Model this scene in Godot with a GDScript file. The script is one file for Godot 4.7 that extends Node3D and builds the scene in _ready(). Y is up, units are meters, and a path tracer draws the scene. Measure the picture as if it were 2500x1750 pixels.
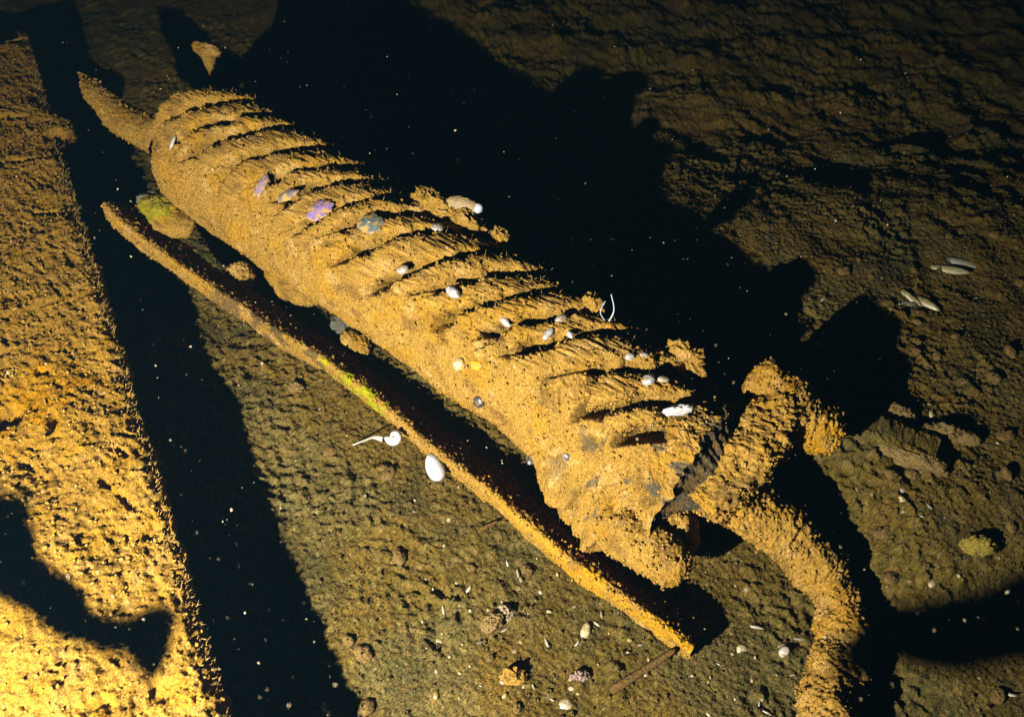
extends Node3D
# A night dive on a wreck: an encrusted, rope-wound winch drum lies on a silty seabed between a beam and a low rail,
# lit by one dive lamp held low at the left, beside the camera.

const EYE := Vector3(0, 1.25, 1.05)
const PITCH := 50.0
const FOV := 50.0
const LAMP_AIM := Vector3(-0.464, 0.575, 0.48)
const LAMP_AT := Vector3(-0.75, 0.84, 1.40)
const BEAM_A := Vector3(-1.390, 0.17, -1.063)
const BEAM_B := Vector3(-0.190, 0.17, 1.10)
const DECK := 0.17                # height of the beam's deck face

var nz := FastNoiseLite.new()      # broad, three octaves
var nf := FastNoiseLite.new()      # fine, one octave
var nr := FastNoiseLite.new()      # ridged ledges
var nc := FastNoiseLite.new()      # cells: clods and pebbles
var rng := RandomNumberGenerator.new()
var org := Vector3.ZERO            # base of the thing being built
var taken := {}
var silt_mat: StandardMaterial3D
var shell_mat: StandardMaterial3D
var steel_mat: StandardMaterial3D
var sponge_mat: StandardMaterial3D

# ------------------------------------------------------------------ helpers

func at(px: float, py: float, h: float) -> Vector3:      # a point of the photograph at the height h over the seabed
	var k := tan(deg_to_rad(FOV) / 2.0)
	var a := deg_to_rad(PITCH)
	var fw := Vector3(0, -sin(a), -cos(a))
	var up := Vector3(0, cos(a), -sin(a))
	var d := fw + Vector3.RIGHT * ((px / 1250.0 - 1.0) * k * 1024.0 / 716.0) + up * ((1.0 - py / 875.0) * k)
	return EYE + d * ((h - EYE.y) / d.y)

func numbered(called: String) -> String:
	var n: int = taken.get(called, 0)
	taken[called] = n + 1
	return called if n == 0 else "%s_%03d" % [called, n]

func tag(o: Node3D, label: String, category: String, group := "") -> Node3D:
	o.set_meta("label", label)
	o.set_meta("category", category)
	if group:
		o.set_meta("group", group)
	return o

func thing(called: String, label: String, category: String, where: Vector3, group := "") -> Node3D:
	var o := Node3D.new()
	o.name = numbered(called)
	add_child(o)
	o.position = where
	org = where
	tag(o, label, category, group)
	return o

func obj(called: String, mesh: Mesh, m: Material, parent: Node3D) -> MeshInstance3D:
	var o := MeshInstance3D.new()
	o.name = numbered(called) if parent == self else called
	o.mesh = mesh
	o.material_override = m
	parent.add_child(o, true)
	return o

func weave(pos: PackedVector3Array, cols: PackedColorArray, nu: int, nv: int, wrap := false, flip := false) -> ArrayMesh:
	# pos[i * nv + j]: a woven surface with smooth normals; wrap joins the last j to the first
	var n := pos.size()
	var nrm := PackedVector3Array()
	nrm.resize(n)
	var s := -1.0 if flip else 1.0
	for i in nu:
		var i0 := maxi(i - 1, 0) * nv
		var i1 := mini(i + 1, nu - 1) * nv
		var row := i * nv
		for j in nv:
			var j0 := j - 1
			var j1 := j + 1
			if j0 < 0:
				j0 = nv - 1 if wrap else 0
			if j1 >= nv:
				j1 = 0 if wrap else nv - 1
			var c := (pos[i1 + j] - pos[i0 + j]).cross(pos[row + j1] - pos[row + j0])
			nrm[row + j] = c.normalized() * s if c.length_squared() > 1e-20 else Vector3.UP
	var most := nv if wrap else nv - 1
	var idx := PackedInt32Array()
	idx.resize((nu - 1) * most * 6)
	var k := 0
	for i in nu - 1:
		for j in most:
			var a := i * nv + j
			var b := i * nv + (j + 1) % nv
			var c := a + nv
			var d := b + nv
			if flip:
				idx[k] = a; idx[k + 1] = c; idx[k + 2] = b; idx[k + 3] = b; idx[k + 4] = c; idx[k + 5] = d
			else:
				idx[k] = a; idx[k + 1] = b; idx[k + 2] = c; idx[k + 3] = b; idx[k + 4] = d; idx[k + 5] = c
			k += 6
	var arr := []
	arr.resize(Mesh.ARRAY_MAX)
	arr[Mesh.ARRAY_VERTEX] = pos
	arr[Mesh.ARRAY_NORMAL] = nrm
	arr[Mesh.ARRAY_COLOR] = cols
	arr[Mesh.ARRAY_INDEX] = idx
	var m := ArrayMesh.new()
	m.add_surface_from_arrays(Mesh.PRIMITIVE_TRIANGLES, arr)
	return m

func silt(p: Vector3) -> float:                           # relief of the silt crust, metres
	return 0.0050 * nz.get_noise_3dv(p * 9.0) + 0.0016 * nr.get_noise_3dv(p * 31.0) + 0.0019 * nf.get_noise_3dv(p * 105.0) + 0.0016 * nf.get_noise_3dv(p * 215.0)

func grain(c: Color, by: float) -> Color:                 # single grains of sediment differ in tone and hue
	var g := 1.0 + by * (rng.randf() + rng.randf() - 1.0)
	var w := by * 0.35 * (rng.randf() - 0.5)
	return Color(c.r * g * (1.0 + w), c.g * g, c.b * g * (1.0 - 1.5 * w))

const TAN := Color(0.1450, 0.0925, 0.0220)
const PALE := Color(0.200, 0.138, 0.056)
const UMBER := Color(0.0620, 0.0397, 0.0149)
const OCHRE := Color(0.1612, 0.0930, 0.0074)
const SLATE := Color(0.0279, 0.0310, 0.0285)

func crust(p: Vector3) -> Color:                          # colours of the encrusted iron: tan silt, paler shell grit, umber growth
	var c := TAN.lerp(UMBER, smoothstep(0.12, 0.6, nz.get_noise_3dv(p * 14.0 + Vector3(7, 3, 1))) * 0.75)
	c = c.lerp(PALE, smoothstep(0.15, 0.55, nz.get_noise_3dv(p * 20.0 + Vector3(40, 0, 9))) * 0.7)
	c = c.lerp(OCHRE, smoothstep(0.3, 0.6, nf.get_noise_3dv(p * 11.0 + Vector3(0, 50, 0))) * 0.5)
	return grain(c, 0.35)

func mud(p: Vector3) -> Color:                            # the seabed: grey olive silt, stained brown where rust has run
	var olive := Color(0.0450, 0.0355, 0.0095)
	var brown := Color(0.0570, 0.0410, 0.0105)
	var c := olive.lerp(brown, smoothstep(-0.25, 0.35, nz.get_noise_3dv(p * 1.9 + Vector3(3, 0, 8))))
	c = c.lerp(Color(0.042, 0.043, 0.021), 0.5 * smoothstep(0.0, 0.45, nz.get_noise_3dv(p * 2.7 + Vector3(60, 0, 5))))
	c = c.lerp(Color(0.0230, 0.0220, 0.0110), smoothstep(0.1, 0.5, nz.get_noise_3dv(p * 5.0 + Vector3(20, 0, 2))) * 0.6)
	c = c.lerp(Color(0.0800, 0.0630, 0.0240), smoothstep(0.25, 0.6, nf.get_noise_3dv(p * 30.0)) * 0.5)
	return grain(c, 0.6)

func seabed_height(x: float, z: float) -> float:
	var u := 0.8 * x + 0.6 * z + 0.02 * nz.get_noise_2d(x * 9.0, z * 9.0)
	var v := -0.6 * x + 0.8 * z + 0.03 * nz.get_noise_2d(x * 7.0 + 50.0, z * 7.0)
	var far := smoothstep(0.35, 1.1, 0.6 * x - 0.6 * z)                # the bed is rougher away from the wreck
	var patch := smoothstep(-0.25, 0.35, nz.get_noise_2d(x * 2.6 + 11.0, z * 2.6))   # ledges come and go
	var h := (0.012 + 0.020 * far) * nz.get_noise_2d(x * 3.2, z * 3.2)
	h += (0.0012 + 0.003 * patch + 0.0025 * far) * nr.get_noise_2d(u * 6.0, v * 9.0)
	h += (0.0006 + 0.0062 * patch * (0.8 + 0.3 * far)) * nr.get_noise_2d(x * 19.0 + 90.0, z * 22.0)
	h += 0.0030 * patch * nz.get_noise_2d(x * 42.0, z * 42.0)
	h += 0.115 * smoothstep(0.33, 0.52, x - 0.35 * z) * smoothstep(0.72, 0.38, z) * smoothstep(-0.85, -0.30, z)   # a low bank
	h += (0.0015 + 0.011 * far) * smoothstep(-0.35, -0.95, nc.get_noise_2d(u * 11.0, v * 15.0)) * smoothstep(-0.3, 0.3, nz.get_noise_2d(x * 5.0, z * 5.0 + 40.0))
	var cell := nc.get_noise_2d(x * 24.0, z * 24.0)
	h += 0.006 * smoothstep(-0.60, -0.95, cell) * smoothstep(0.1, 0.5, nf.get_noise_2d(x * 4.0 + 30.0, z * 4.0))
	h += 0.0016 * nf.get_noise_2d(x * 75.0, z * 75.0) + 0.0011 * nf.get_noise_2d(x * 150.0, z * 150.0) + 0.0007 * nf.get_noise_2d(x * 290.0 + 7.0, z * 290.0)
	return h

func frame_of(path: PackedVector3Array) -> Array:         # parallel-transported cross axes along a path
	var out := []
	var t0 := (path[1] - path[0]).normalized()
	var n := t0.cross(Vector3.UP)
	if n.length() < 0.05:
		n = t0.cross(Vector3.RIGHT)
	n = n.normalized()
	for i in path.size():
		var t := (path[mini(i + 1, path.size() - 1)] - path[maxi(i - 1, 0)]).normalized()
		n = (n - t * n.dot(t)).normalized()
		out.append([n, n.cross(t).normalized(), t])
	return out

func smooth_path(pts: Array, n: int) -> PackedVector3Array:
	var c := Curve3D.new()
	c.bake_interval = 0.004
	for i in pts.size():
		var a: Vector3 = pts[maxi(i - 1, 0)]
		var b: Vector3 = pts[mini(i + 1, pts.size() - 1)]
		var t := (b - a) / 6.0
		c.add_point(pts[i], -t, t)
	var out := PackedVector3Array()
	var len := c.get_baked_length()
	for i in n:
		out.append(c.sample_baked(len * i / (n - 1.0), true))
	return out

# a tube along a path; radius(t), the relief's share and colour(p) vary along it; both ends are rounded off
func tube(pts: Array, radius: Callable, color: Callable, nu: int, nv: int, relief := 1.0, squash := 1.0, lump := 0.0) -> ArrayMesh:
	var path := smooth_path(pts, nu)
	var fr := frame_of(path)
	var pos := PackedVector3Array()
	var cols := PackedColorArray()
	for i in nu:
		var t := i / (nu - 1.0)
		var r: float = radius.call(t)
		for j in nv:
			var a := TAU * j / nv
			var d: Vector3 = fr[i][0] * cos(a) + fr[i][1] * sin(a) * squash
			var p := path[i] + d * r
			var end := minf(1.0, r / 0.012)
			p += d * (silt(p) * relief + lump * nz.get_noise_3dv(p * 15.0)) * end
			pos.append(p - org)
			cols.append(color.call(p))
	return weave(pos, cols, nu, nv, true)

# a lump: an ellipsoid with axes b.x, b.y, b.z, roughened
func blob(c: Vector3, b: Basis, color: Callable, nu: int, nv: int, relief := 1.0, lumps := 0.0) -> ArrayMesh:
	var pos := PackedVector3Array()
	var cols := PackedColorArray()
	for i in nu:
		var la := PI * i / (nu - 1.0)
		for j in nv:
			var lo := TAU * j / nv
			var d := Vector3(sin(la) * cos(lo), cos(la), sin(la) * sin(lo))
			var q := b * d
			var n := q.normalized()
			var p := c + q
			p += n * (silt(p) * relief + lumps * nz.get_noise_3dv(p * 16.0 + Vector3(5, 5, 5)))
			pos.append(p - org)
			cols.append(color.call(p))
	return weave(pos, cols, nu, nv, true)

func axes(long: Vector3, a: float, b: float, c: float, up := Vector3.UP) -> Basis:   # half lengths along long, across, up
	var x := long.normalized()
	var z := x.cross(up).normalized()
	return Basis(x * a, z.cross(x).normalized() * b, z * c)

func plain(c: Color, by := 0.2) -> Callable:
	return func(_p: Vector3) -> Color: return grain(c, by)

# ------------------------------------------------------------------ build

func _ready() -> void:
	rng.seed = 20240611
	_camera_and_light()
	_materials()
	_seabed()
	_beam()
	_drum()
	_rail()
	_hose()
	_outside()
	_growths()
	_bed_things()
	_fuzz_and_snow()
	_lamp_body()
	_water()

func _camera_and_light() -> void:
	var cam := Camera3D.new()
	cam.name = "camera"
	cam.fov = FOV
	cam.near = 0.05
	cam.far = 200.0
	cam.position = EYE
	cam.rotation_degrees = Vector3(-PITCH, 0, 0)
	var optics := CameraAttributesPhysical.new()
	optics.frustum_focal_length = 12.0 / tan(deg_to_rad(FOV) / 2.0)
	optics.frustum_focus_distance = 1.35
	optics.frustum_near = 0.05
	optics.frustum_far = 200.0
	optics.exposure_aperture = 4.0
	cam.attributes = optics
	add_child(cam)
	cam.current = true

	var sky := ProceduralSkyMaterial.new()                 # deep water at night
	sky.sky_top_color = Color(0.010, 0.016, 0.040)
	sky.sky_horizon_color = Color(0.012, 0.030, 0.045)
	sky.ground_bottom_color = Color(0.004, 0.008, 0.014)
	sky.ground_horizon_color = Color(0.012, 0.030, 0.045)
	sky.sun_angle_max = 0.0
	var env := Environment.new()
	env.background_mode = Environment.BG_SKY
	env.sky = Sky.new()
	env.sky.sky_material = sky
	env.tonemap_mode = Environment.TONE_MAPPER_LINEAR
	env.tonemap_exposure = 1.0
	env.volumetric_fog_enabled = true                      # the water is a FogVolume of its own
	env.volumetric_fog_density = 0.0
	env.sdfgi_enabled = true
	env.ssao_enabled = true
	env.ssil_enabled = true
	var we := WorldEnvironment.new()
	we.name = "environment"
	we.environment = env
	add_child(we)

	var lamp := SpotLight3D.new()                          # the dive lamp, low at the left
	lamp.name = "dive_lamp_light"
	lamp.position = LAMP_AT
	lamp.look_at_from_position(LAMP_AT, LAMP_AIM)
	lamp.light_color = Color(1.0, 0.965, 0.90)
	lamp.light_energy = 40.0
	lamp.light_size = 0.011
	lamp.spot_angle = 83.0
	lamp.spot_range = 40.0
	lamp.spot_attenuation = 2.0
	lamp.spot_angle_attenuation = 1.0
	lamp.shadow_enabled = true
	add_child(lamp)

func _materials() -> void:
	nz.seed = 11; nz.noise_type = FastNoiseLite.TYPE_SIMPLEX_SMOOTH; nz.frequency = 1.0; nz.fractal_octaves = 3
	nf.seed = 23; nf.noise_type = FastNoiseLite.TYPE_SIMPLEX; nf.frequency = 1.0; nf.fractal_type = FastNoiseLite.FRACTAL_NONE
	nr.seed = 37; nr.noise_type = FastNoiseLite.TYPE_SIMPLEX; nr.frequency = 1.0; nr.fractal_type = FastNoiseLite.FRACTAL_RIDGED; nr.fractal_octaves = 2
	nc.seed = 51; nc.noise_type = FastNoiseLite.TYPE_CELLULAR; nc.frequency = 1.0; nc.fractal_type = FastNoiseLite.FRACTAL_NONE
	nc.cellular_return_type = FastNoiseLite.RETURN_DISTANCE
	silt_mat = StandardMaterial3D.new()
	silt_mat.vertex_color_use_as_albedo = true
	silt_mat.roughness = 1.0
	silt_mat.metallic_specular = 0.15
	shell_mat = silt_mat.duplicate()
	# fine crumbs of silt, under a millimetre to some millimetres: relief and single coloured grains
	var fine := FastNoiseLite.new()
	fine.seed = 5
	fine.noise_type = FastNoiseLite.TYPE_SIMPLEX
	fine.frequency = 0.055
	fine.fractal_octaves = 4
	fine.fractal_gain = 0.6
	var bump := NoiseTexture2D.new()
	bump.width = 512
	bump.height = 512
	bump.seamless = true
	bump.noise = fine
	silt_mat.heightmap_enabled = true
	silt_mat.heightmap_texture = bump
	silt_mat.heightmap_scale = 0.13
	var im := Image.create(512, 512, false, Image.FORMAT_RGB8)
	var tints := [Color(1.0, 0.93, 0.60), Color(0.86, 0.78, 0.95), Color(1.0, 1.0, 1.0), Color(0.60, 0.62, 0.60), Color(1.0, 0.90, 1.0), Color(1.0, 0.86, 0.30)]
	for y in 512:
		for x in 512:
			var n := fine.get_noise_2d(x * 2.1 + 900.0, y * 2.1)
			var t: Color = tints[rng.randi_range(0, 5)]
			im.set_pixel(x, y, t.lerp(Color(0.93, 0.91, 0.88), 0.35) * (0.92 + 0.45 * n + 0.12 * rng.randf()))
	silt_mat.albedo_texture = ImageTexture.create_from_image(im)
	silt_mat.uv1_triplanar = true
	silt_mat.uv1_world_triplanar = true
	silt_mat.uv1_triplanar_sharpness = 4.0
	silt_mat.uv1_scale = Vector3.ONE * 4.0
	shell_mat.roughness = 0.45
	shell_mat.metallic_specular = 0.5
	steel_mat = shell_mat.duplicate()
	steel_mat.roughness = 0.7
	steel_mat.vertex_color_use_as_albedo = false
	steel_mat.albedo_color = Color(0.22, 0.15, 0.09)
	steel_mat.metallic_specular = 0.4
	sponge_mat = shell_mat.duplicate()
	sponge_mat.roughness = 0.8
	sponge_mat.metallic_specular = 0.3

func spread(lo: float, hi: float, step: float, out_lo: float, out_hi: float) -> PackedFloat32Array:
	var mid := PackedFloat32Array()
	var n := int((hi - lo) / step)
	for i in n + 1:
		mid.append(lo + (hi - lo) * i / n)
	var down := PackedFloat32Array()
	var x := lo
	var d := step
	while x > out_lo:
		d *= 1.012 if x > lo - 1.0 else 1.25
		x -= d
		down.append(x)
	down.reverse()
	down.append_array(mid)
	x = hi
	d = step
	while x < out_hi:
		d *= 1.012 if x < hi + 0.6 else 1.25
		x += d
		down.append(x)
	return down

func _water() -> void:
	var m := FogMaterial.new()
	m.density = 0.22
	m.albedo = Color(0.0015, 0.0042, 0.0064).linear_to_srgb()
	var v := FogVolume.new()
	v.name = "water"
	v.shape = RenderingServer.FOG_VOLUME_SHAPE_BOX
	v.size = Vector3(12, 4, 12)
	v.material = m
	v.position = Vector3(0, 1.9, 0)
	v.set_meta("kind", "structure")
	add_child(v)

func _seabed() -> void:
	var xs := spread(-0.75, 1.15, 0.0030, -40.0, 40.0)
	var zs := spread(-0.80, 0.74, 0.0028, -40.0, 40.0)
	var pos := PackedVector3Array()
	var cols := PackedColorArray()
	pos.resize(xs.size() * zs.size())
	cols.resize(pos.size())
	var k := 0
	for x in xs:
		for z in zs:
			pos[k] = Vector3(x, seabed_height(x, z), z)
			cols[k] = mud(pos[k])
			k += 1
	var o := obj("seabed", weave(pos, cols, xs.size(), zs.size(), false, true), silt_mat, self)
	o.set_meta("kind", "structure")

func _beam() -> void:
	# the top follows the line from the far end to below the frame; profile: top from the left, over the edge, down the side
	var a := BEAM_A
	var b := BEAM_B
	var along := (b - a).normalized()
	var left := Vector3(along.z, 0, -along.x) * -1.0
	if left.x > 0:
		left = -left
	var root := thing("wreck_beam", "broad silt-covered wreck beam with ragged straight edge along the left of the frame", "beam", (a + b) / 2.0 + left * 0.3 - Vector3(0, DECK, 0))
	var dents := []                                          # holes and scabs broken out of the crust: place, turn, half sizes, depth
	for e in [[130, 1030, 0.3, 0.012, 0.022, 0.035], [15, 1015, 0.2, 0.03, 0.03, 0.03], [102, 905, 0.0, 0.012, 0.010, 0.02], [255, 1175, -0.7, 0.020, 0.008, 0.02], [310, 1225, -0.7, 0.030, 0.008, 0.02], [60, 395, 0.2, 0.045, 0.012, 0.025], [105, 520, 0.1, 0.030, 0.009, 0.02], [25, 285, 0.1, 0.05, 0.012, 0.03], [130, 330, 0.8, 0.03, 0.025, 0.035], [365, 1290, -0.4, 0.012, 0.018, 0.02], [390, 1690, 0.5, 0.018, 0.02, 0.02], [300, 1105, -0.6, 0.02, 0.007, 0.015], [60, 1130, -0.5, 0.02, 0.008, 0.018]]:
		dents.append([at(e[0], e[1], DECK), e[2], e[3], e[4], e[5]])
	var nu := 640
	var nt := 190
	var ns := 30
	var nv := nt + ns
	var width := 0.62
	var pos := PackedVector3Array()
	var cols := PackedColorArray()
	var length := a.distance_to(b)
	for i in nu:
		var s := length * i / (nu - 1.0)
		var base := a + along * s
		var edge := 0.010 * nz.get_noise_2d(s * 7.0, 4.0) + 0.004 * nf.get_noise_2d(s * 45.0, 9.0) - 0.09 * smoothstep(0.06, 0.0, s)
		edge += 0.045 * smoothstep(0.10, 0.0, absf(s - 0.52)) - 0.03 * smoothstep(0.09, 0.0, absf(s - 0.36))
		for j in nv:
			var p: Vector3
			var n := Vector3.UP
			if j < nt:
				var w := width * pow(1.0 - j / float(nt), 1.15)
				p = base - left * edge + left * w
				var r := smoothstep(0.022, 0.0, w)
				p.y -= 0.014 * r * r + 0.05 * smoothstep(0.05, 0.0, s) * smoothstep(0.02, 0.0, s)
				n = (Vector3.UP - left * r * 0.8).normalized()
				p.y += 0.016 * nz.get_noise_2d(s * 3.0, w * 5.0) + 0.003 * nr.get_noise_2d(s * 9.0 + w * 14.0, w * 22.0) - 0.016 * smoothstep(0.80, 1.0, nr.get_noise_2d(s * 3.1 + 7.0, w * 6.3 + s * 2.0)) * smoothstep(0.0, 0.4, nf.get_noise_2d(s * 6.0, w * 8.0))
			else:
				var q := (j - nt + 1) / float(ns)
				p = base - left * edge + left * 0.30 * pow(maxf(0.0, q - 0.3) / 0.7, 1.5) - Vector3(0, 0.014 + 0.045 * minf(1.0, q / 0.5), 0)
				n = (-left - Vector3.UP * q).normalized()
			if j < nt:
				for e in dents:
					var dx := Vector2(p.x - e[0].x, p.z - e[0].z)
					if dx.length_squared() < 0.006:
						var q := dx.rotated(e[1])
						var far := Vector2(q.x / e[2], q.y / e[3]).length() + 0.5 * nz.get_noise_3dv(p * 30.0)
						p.y -= 0.7 * e[4] * smoothstep(1.0, 0.55, far)
			p += n * silt(p) * 1.4
			pos.append(p - org)
			var c := crust(p).lerp(grain(OCHRE, 0.3), 0.35)
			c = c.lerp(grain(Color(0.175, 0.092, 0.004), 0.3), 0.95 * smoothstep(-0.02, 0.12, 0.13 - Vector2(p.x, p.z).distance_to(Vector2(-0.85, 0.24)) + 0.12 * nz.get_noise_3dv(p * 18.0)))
			cols.append(c * 0.74)
	obj("deck_face", weave(pos, cols, nu, nv), silt_mat, root)
	# the broken far end
	pos = PackedVector3Array()
	cols = PackedColorArray()
	for i in 60:
		for j in 30:
			var w := -0.09 + 0.70 * i / 59.0
			var p := a + left * (w + 0.09) - Vector3(0, 0.01 + 0.05 * j / 29.0, 0) + along * 0.004
			p += -along * silt(p)
			pos.append(p - org)
			cols.append(crust(p))
	obj("end_face", weave(pos, cols, 60, 30, false, true), silt_mat, root)
	for f in [0.12, 0.45, 0.8]:                              # webs that carry the deck, set back under it
		var c: Vector3 = a + along * length * float(f) + left * 0.24
		var st := BoxMesh.new()
		st.size = Vector3(0.34, DECK - 0.02, 0.03)
		var w := obj("web", st, steel_mat, root)
		w.position = c - Vector3(0, DECK * 0.5 + 0.02, 0) - org
		w.rotation.y = atan2(along.x, along.z)

var drum_a: Vector3
var drum_b: Vector3
var drum_n: Vector3
var drum_u: Vector3
var drum_dir: Vector3
const DRUM_R := 0.146

func drum_point(s: float, th: float, r: float) -> Vector3:      # s from 0 (far end) to 1 (near end), th from the near side over the top
	return drum_a + (drum_b - drum_a) * s + (drum_n * cos(th) + drum_u * sin(th)) * r

func drum_radius(s: float) -> float:
	var r := (DRUM_R + 0.012 * smoothstep(0.5, 0.0, s)) * (1.0 - 0.22 * smoothstep(0.80, 1.0, s) + 0.035 * smoothstep(0.95, 1.0, s))
	return r * sqrt(clampf(1.0 - pow(clampf((0.055 - s) / 0.075, 0.0, 1.0), 2.4), 0.0, 1.0))

func rim(th: float) -> float:                            # the near end is ragged
	return 0.012 * nz.get_noise_2d(cos(th) * 1.6 + 4.0, sin(th) * 1.6) + 0.004 * nf.get_noise_2d(cos(th) * 7.0, sin(th) * 7.0 + 3.0)

func _drum() -> void:
	drum_a = at(496, 352, 0.195)
	drum_b = at(1712, 1136, 0.155)
	drum_dir = (drum_b - drum_a).normalized()
	drum_n = drum_dir.cross(Vector3.UP).normalized()
	if drum_n.z < 0:
		drum_n = -drum_n
	drum_u = Vector3.UP
	var root := thing("rope_drum", "long encrusted winch drum wound with silt-covered rope, lying across the middle", "winch drum", (drum_a + drum_b) / 2.0 - Vector3(0, 0.175, 0))
	var length := drum_a.distance_to(drum_b)
	# the crusted core: full radius on the near flank, sunk between the turns of rope
	var nu := 600
	var nv := 420
	var pos := PackedVector3Array()
	var cols := PackedColorArray()
	for i in nu:
		var s := -0.018 + 1.018 * i / (nu - 1.0)
		var r0 := drum_radius(s)
		for j in nv:
			var th := TAU * j / nv - PI * 0.5
			var deg := rad_to_deg(th)
			var sk := s - skew(deg) / length
			var start := 39.0 + 30.0 * nz.get_noise_2d(sk * 13.0, 3.0) + 8.0 * smoothstep(0.72, 0.9, s)
			var sink := smoothstep(start, start + 16.0, deg) * smoothstep(240.0, 215.0, deg) * smoothstep(-0.04, 0.01, sk) * smoothstep(0.975, 0.935, s)
			var q := drum_point(s, th, r0)
			var low := deg + 32.0
			var skirt := 0.085 * smoothstep(0.80, 0.90, s) * exp(-low * low / 1000.0) * (0.85 + 0.9 * nz.get_noise_2d(s * 14.0, deg * 0.03))
			var lumpy := 0.009 * nz.get_noise_3dv(q * 6.0) + 0.016 * smoothstep(0.72, 0.85, s) * nz.get_noise_3dv(q * 10.0 + Vector3(3, 1, 4))
			var r := r0 - 0.062 * sink + skirt + silt(q) * 1.1 + lumpy * (1.0 - sink)
			pos.append(drum_point(s, th, maxf(r, 0.0005)) + drum_dir * rim(th) * smoothstep(0.90, 1.0, s) - org)
			var cc := crust(q)
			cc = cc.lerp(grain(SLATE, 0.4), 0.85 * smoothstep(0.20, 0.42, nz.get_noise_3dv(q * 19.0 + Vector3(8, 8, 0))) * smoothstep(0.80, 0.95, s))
			cols.append(cc)
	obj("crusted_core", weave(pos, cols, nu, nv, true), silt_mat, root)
	# the turns of rope, each a part
	var s0 := -0.045
	var turns := 17
	for k in turns:
		var step := 0.0565 + 0.012 * sin(k * 2.3) + 0.007 * sin(k * 5.1)
		_turn(root, s0 + step * 0.5, step * length, k, length)
		s0 += step
	# the near end: a rim and a recessed plate
	pos = PackedVector3Array()
	cols = PackedColorArray()
	for i in 40:
		for j in 220:
			var th := TAU * j / 220.0
			var f := i / 39.0
			var r := lerpf(drum_radius(1.0), 0.001, f)
			var p := drum_point(1.0, th, r) + drum_dir * rim(th) * (1.0 - f) + drum_dir * 0.055 * smoothstep(0.0, 0.75, f)
			p += drum_dir * silt(p)
			pos.append(p - org)
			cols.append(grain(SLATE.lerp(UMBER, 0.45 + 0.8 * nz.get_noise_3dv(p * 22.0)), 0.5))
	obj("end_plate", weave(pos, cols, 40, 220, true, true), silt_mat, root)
	# bearing feet and the bolt head under the near end
	obj("bearing_foot", blob(at(1425, 1215, 0.055), axes(drum_dir, 0.06, 0.055, 0.045), crust, 60, 70, 1.4, 0.02), silt_mat, root)
	obj("bearing_foot", blob(at(1640, 1292, 0.07), axes(drum_dir, 0.05, 0.06, 0.05), crust, 60, 70, 1.2, 0.015), silt_mat, root)
	obj("shaft_end", tube([at(1480, 1270, 0.09), at(1560, 1325, 0.10), at(1620, 1365, 0.10), at(1678, 1405, 0.095)], func(t): return 0.040 * sqrt(maxf(0.0, 1.0 - pow(t, 9.0))) + 0.0005, crust, 60, 60, 1.0), silt_mat, root)
	obj("ragged_shelf", blob(at(1105, 540, 0.288), axes(at(1215, 580, 0.285) - at(1010, 500, 0.29), 0.090, 0.045, 0.020), crust, 80, 90, 2.6, 0.03), silt_mat, root)
	# the stub of the axle at the far end
	obj("axle_stub", tube([at(195, 178, 0.235), at(225, 215, 0.235), at(270, 262, 0.22), at(320, 302, 0.205), at(400, 340, 0.19)], func(t): return 0.036 * smoothstep(-0.05, 0.35, t) * (0.75 + 0.5 * smoothstep(0.3, 0.9, t)) + 0.001, crust, 90, 60, 1.3, 0.7), silt_mat, root)

func skew(deg: float) -> float:                          # the turns lean towards the near end as they pass over the top
	return 0.17 * pow(maxf(0.0, deg - 28.0) / 90.0, 1.25)

func _turn(root: Node3D, s: float, w: float, k: int, length: float) -> void:
	var nu := 190
	var nv := 32
	var t0 := 39.0 + 30.0 * nz.get_noise_2d(s * 13.0, 3.0) + 8.0 * smoothstep(0.62, 0.8, s) + rng.randf_range(-7, 7) - 26.0
	var t1 := 200.0
	var pos := PackedVector3Array()
	var cols := PackedColorArray()
	var half := w * 0.5 - 0.0110
	var lift := rng.randf_range(-0.004, 0.006)
	for i in nu:
		var f := i / (nu - 1.0)
		var deg := lerpf(t0, t1, f)
		var th := deg_to_rad(deg)
		var at_s := s + skew(deg) / length
		if at_s > 0.992:
			break
		var r1 := drum_radius(maxf(at_s, 0.004)) - 0.028
		var grow := smoothstep(0.0, 0.15, f) * (1.0 - smoothstep(0.93, 1.0, f)) * (1.0 - smoothstep(0.93, 0.985, at_s))
		var drift := 0.013 * nz.get_noise_2d(deg * 0.03, k * 3.7 + 20.0) + 0.005 * nf.get_noise_2d(deg * 0.075, k * 7.1)
		var thick := 0.8 + 0.35 * nz.get_noise_2d(deg * 0.04, k * 5.3)
		for j in nv:
			var a := TAU * j / nv
			var ca := signf(cos(a)) * pow(absf(cos(a)), 0.5)
			var sa := signf(sin(a)) * pow(absf(sin(a)), 0.55)
			var q := drum_point(at_s, th, r1 + ((0.029 + lift) * grow + 0.004) * sa - 0.016 * (1.0 - grow)) + drum_dir * (drift + half * ca * (0.35 + 0.65 * grow) * (0.78 + 0.25 * thick))
			var n := (drum_n * cos(th) + drum_u * sin(th)) * sa + drum_dir * ca
			q += n * silt(q) * (0.45 + 0.65 * absf(sa))
			pos.append(q - org)
			cols.append(crust(q))
	obj("rope_turn", weave(pos, cols, pos.size() / nv, nv, true), silt_mat, root)

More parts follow.
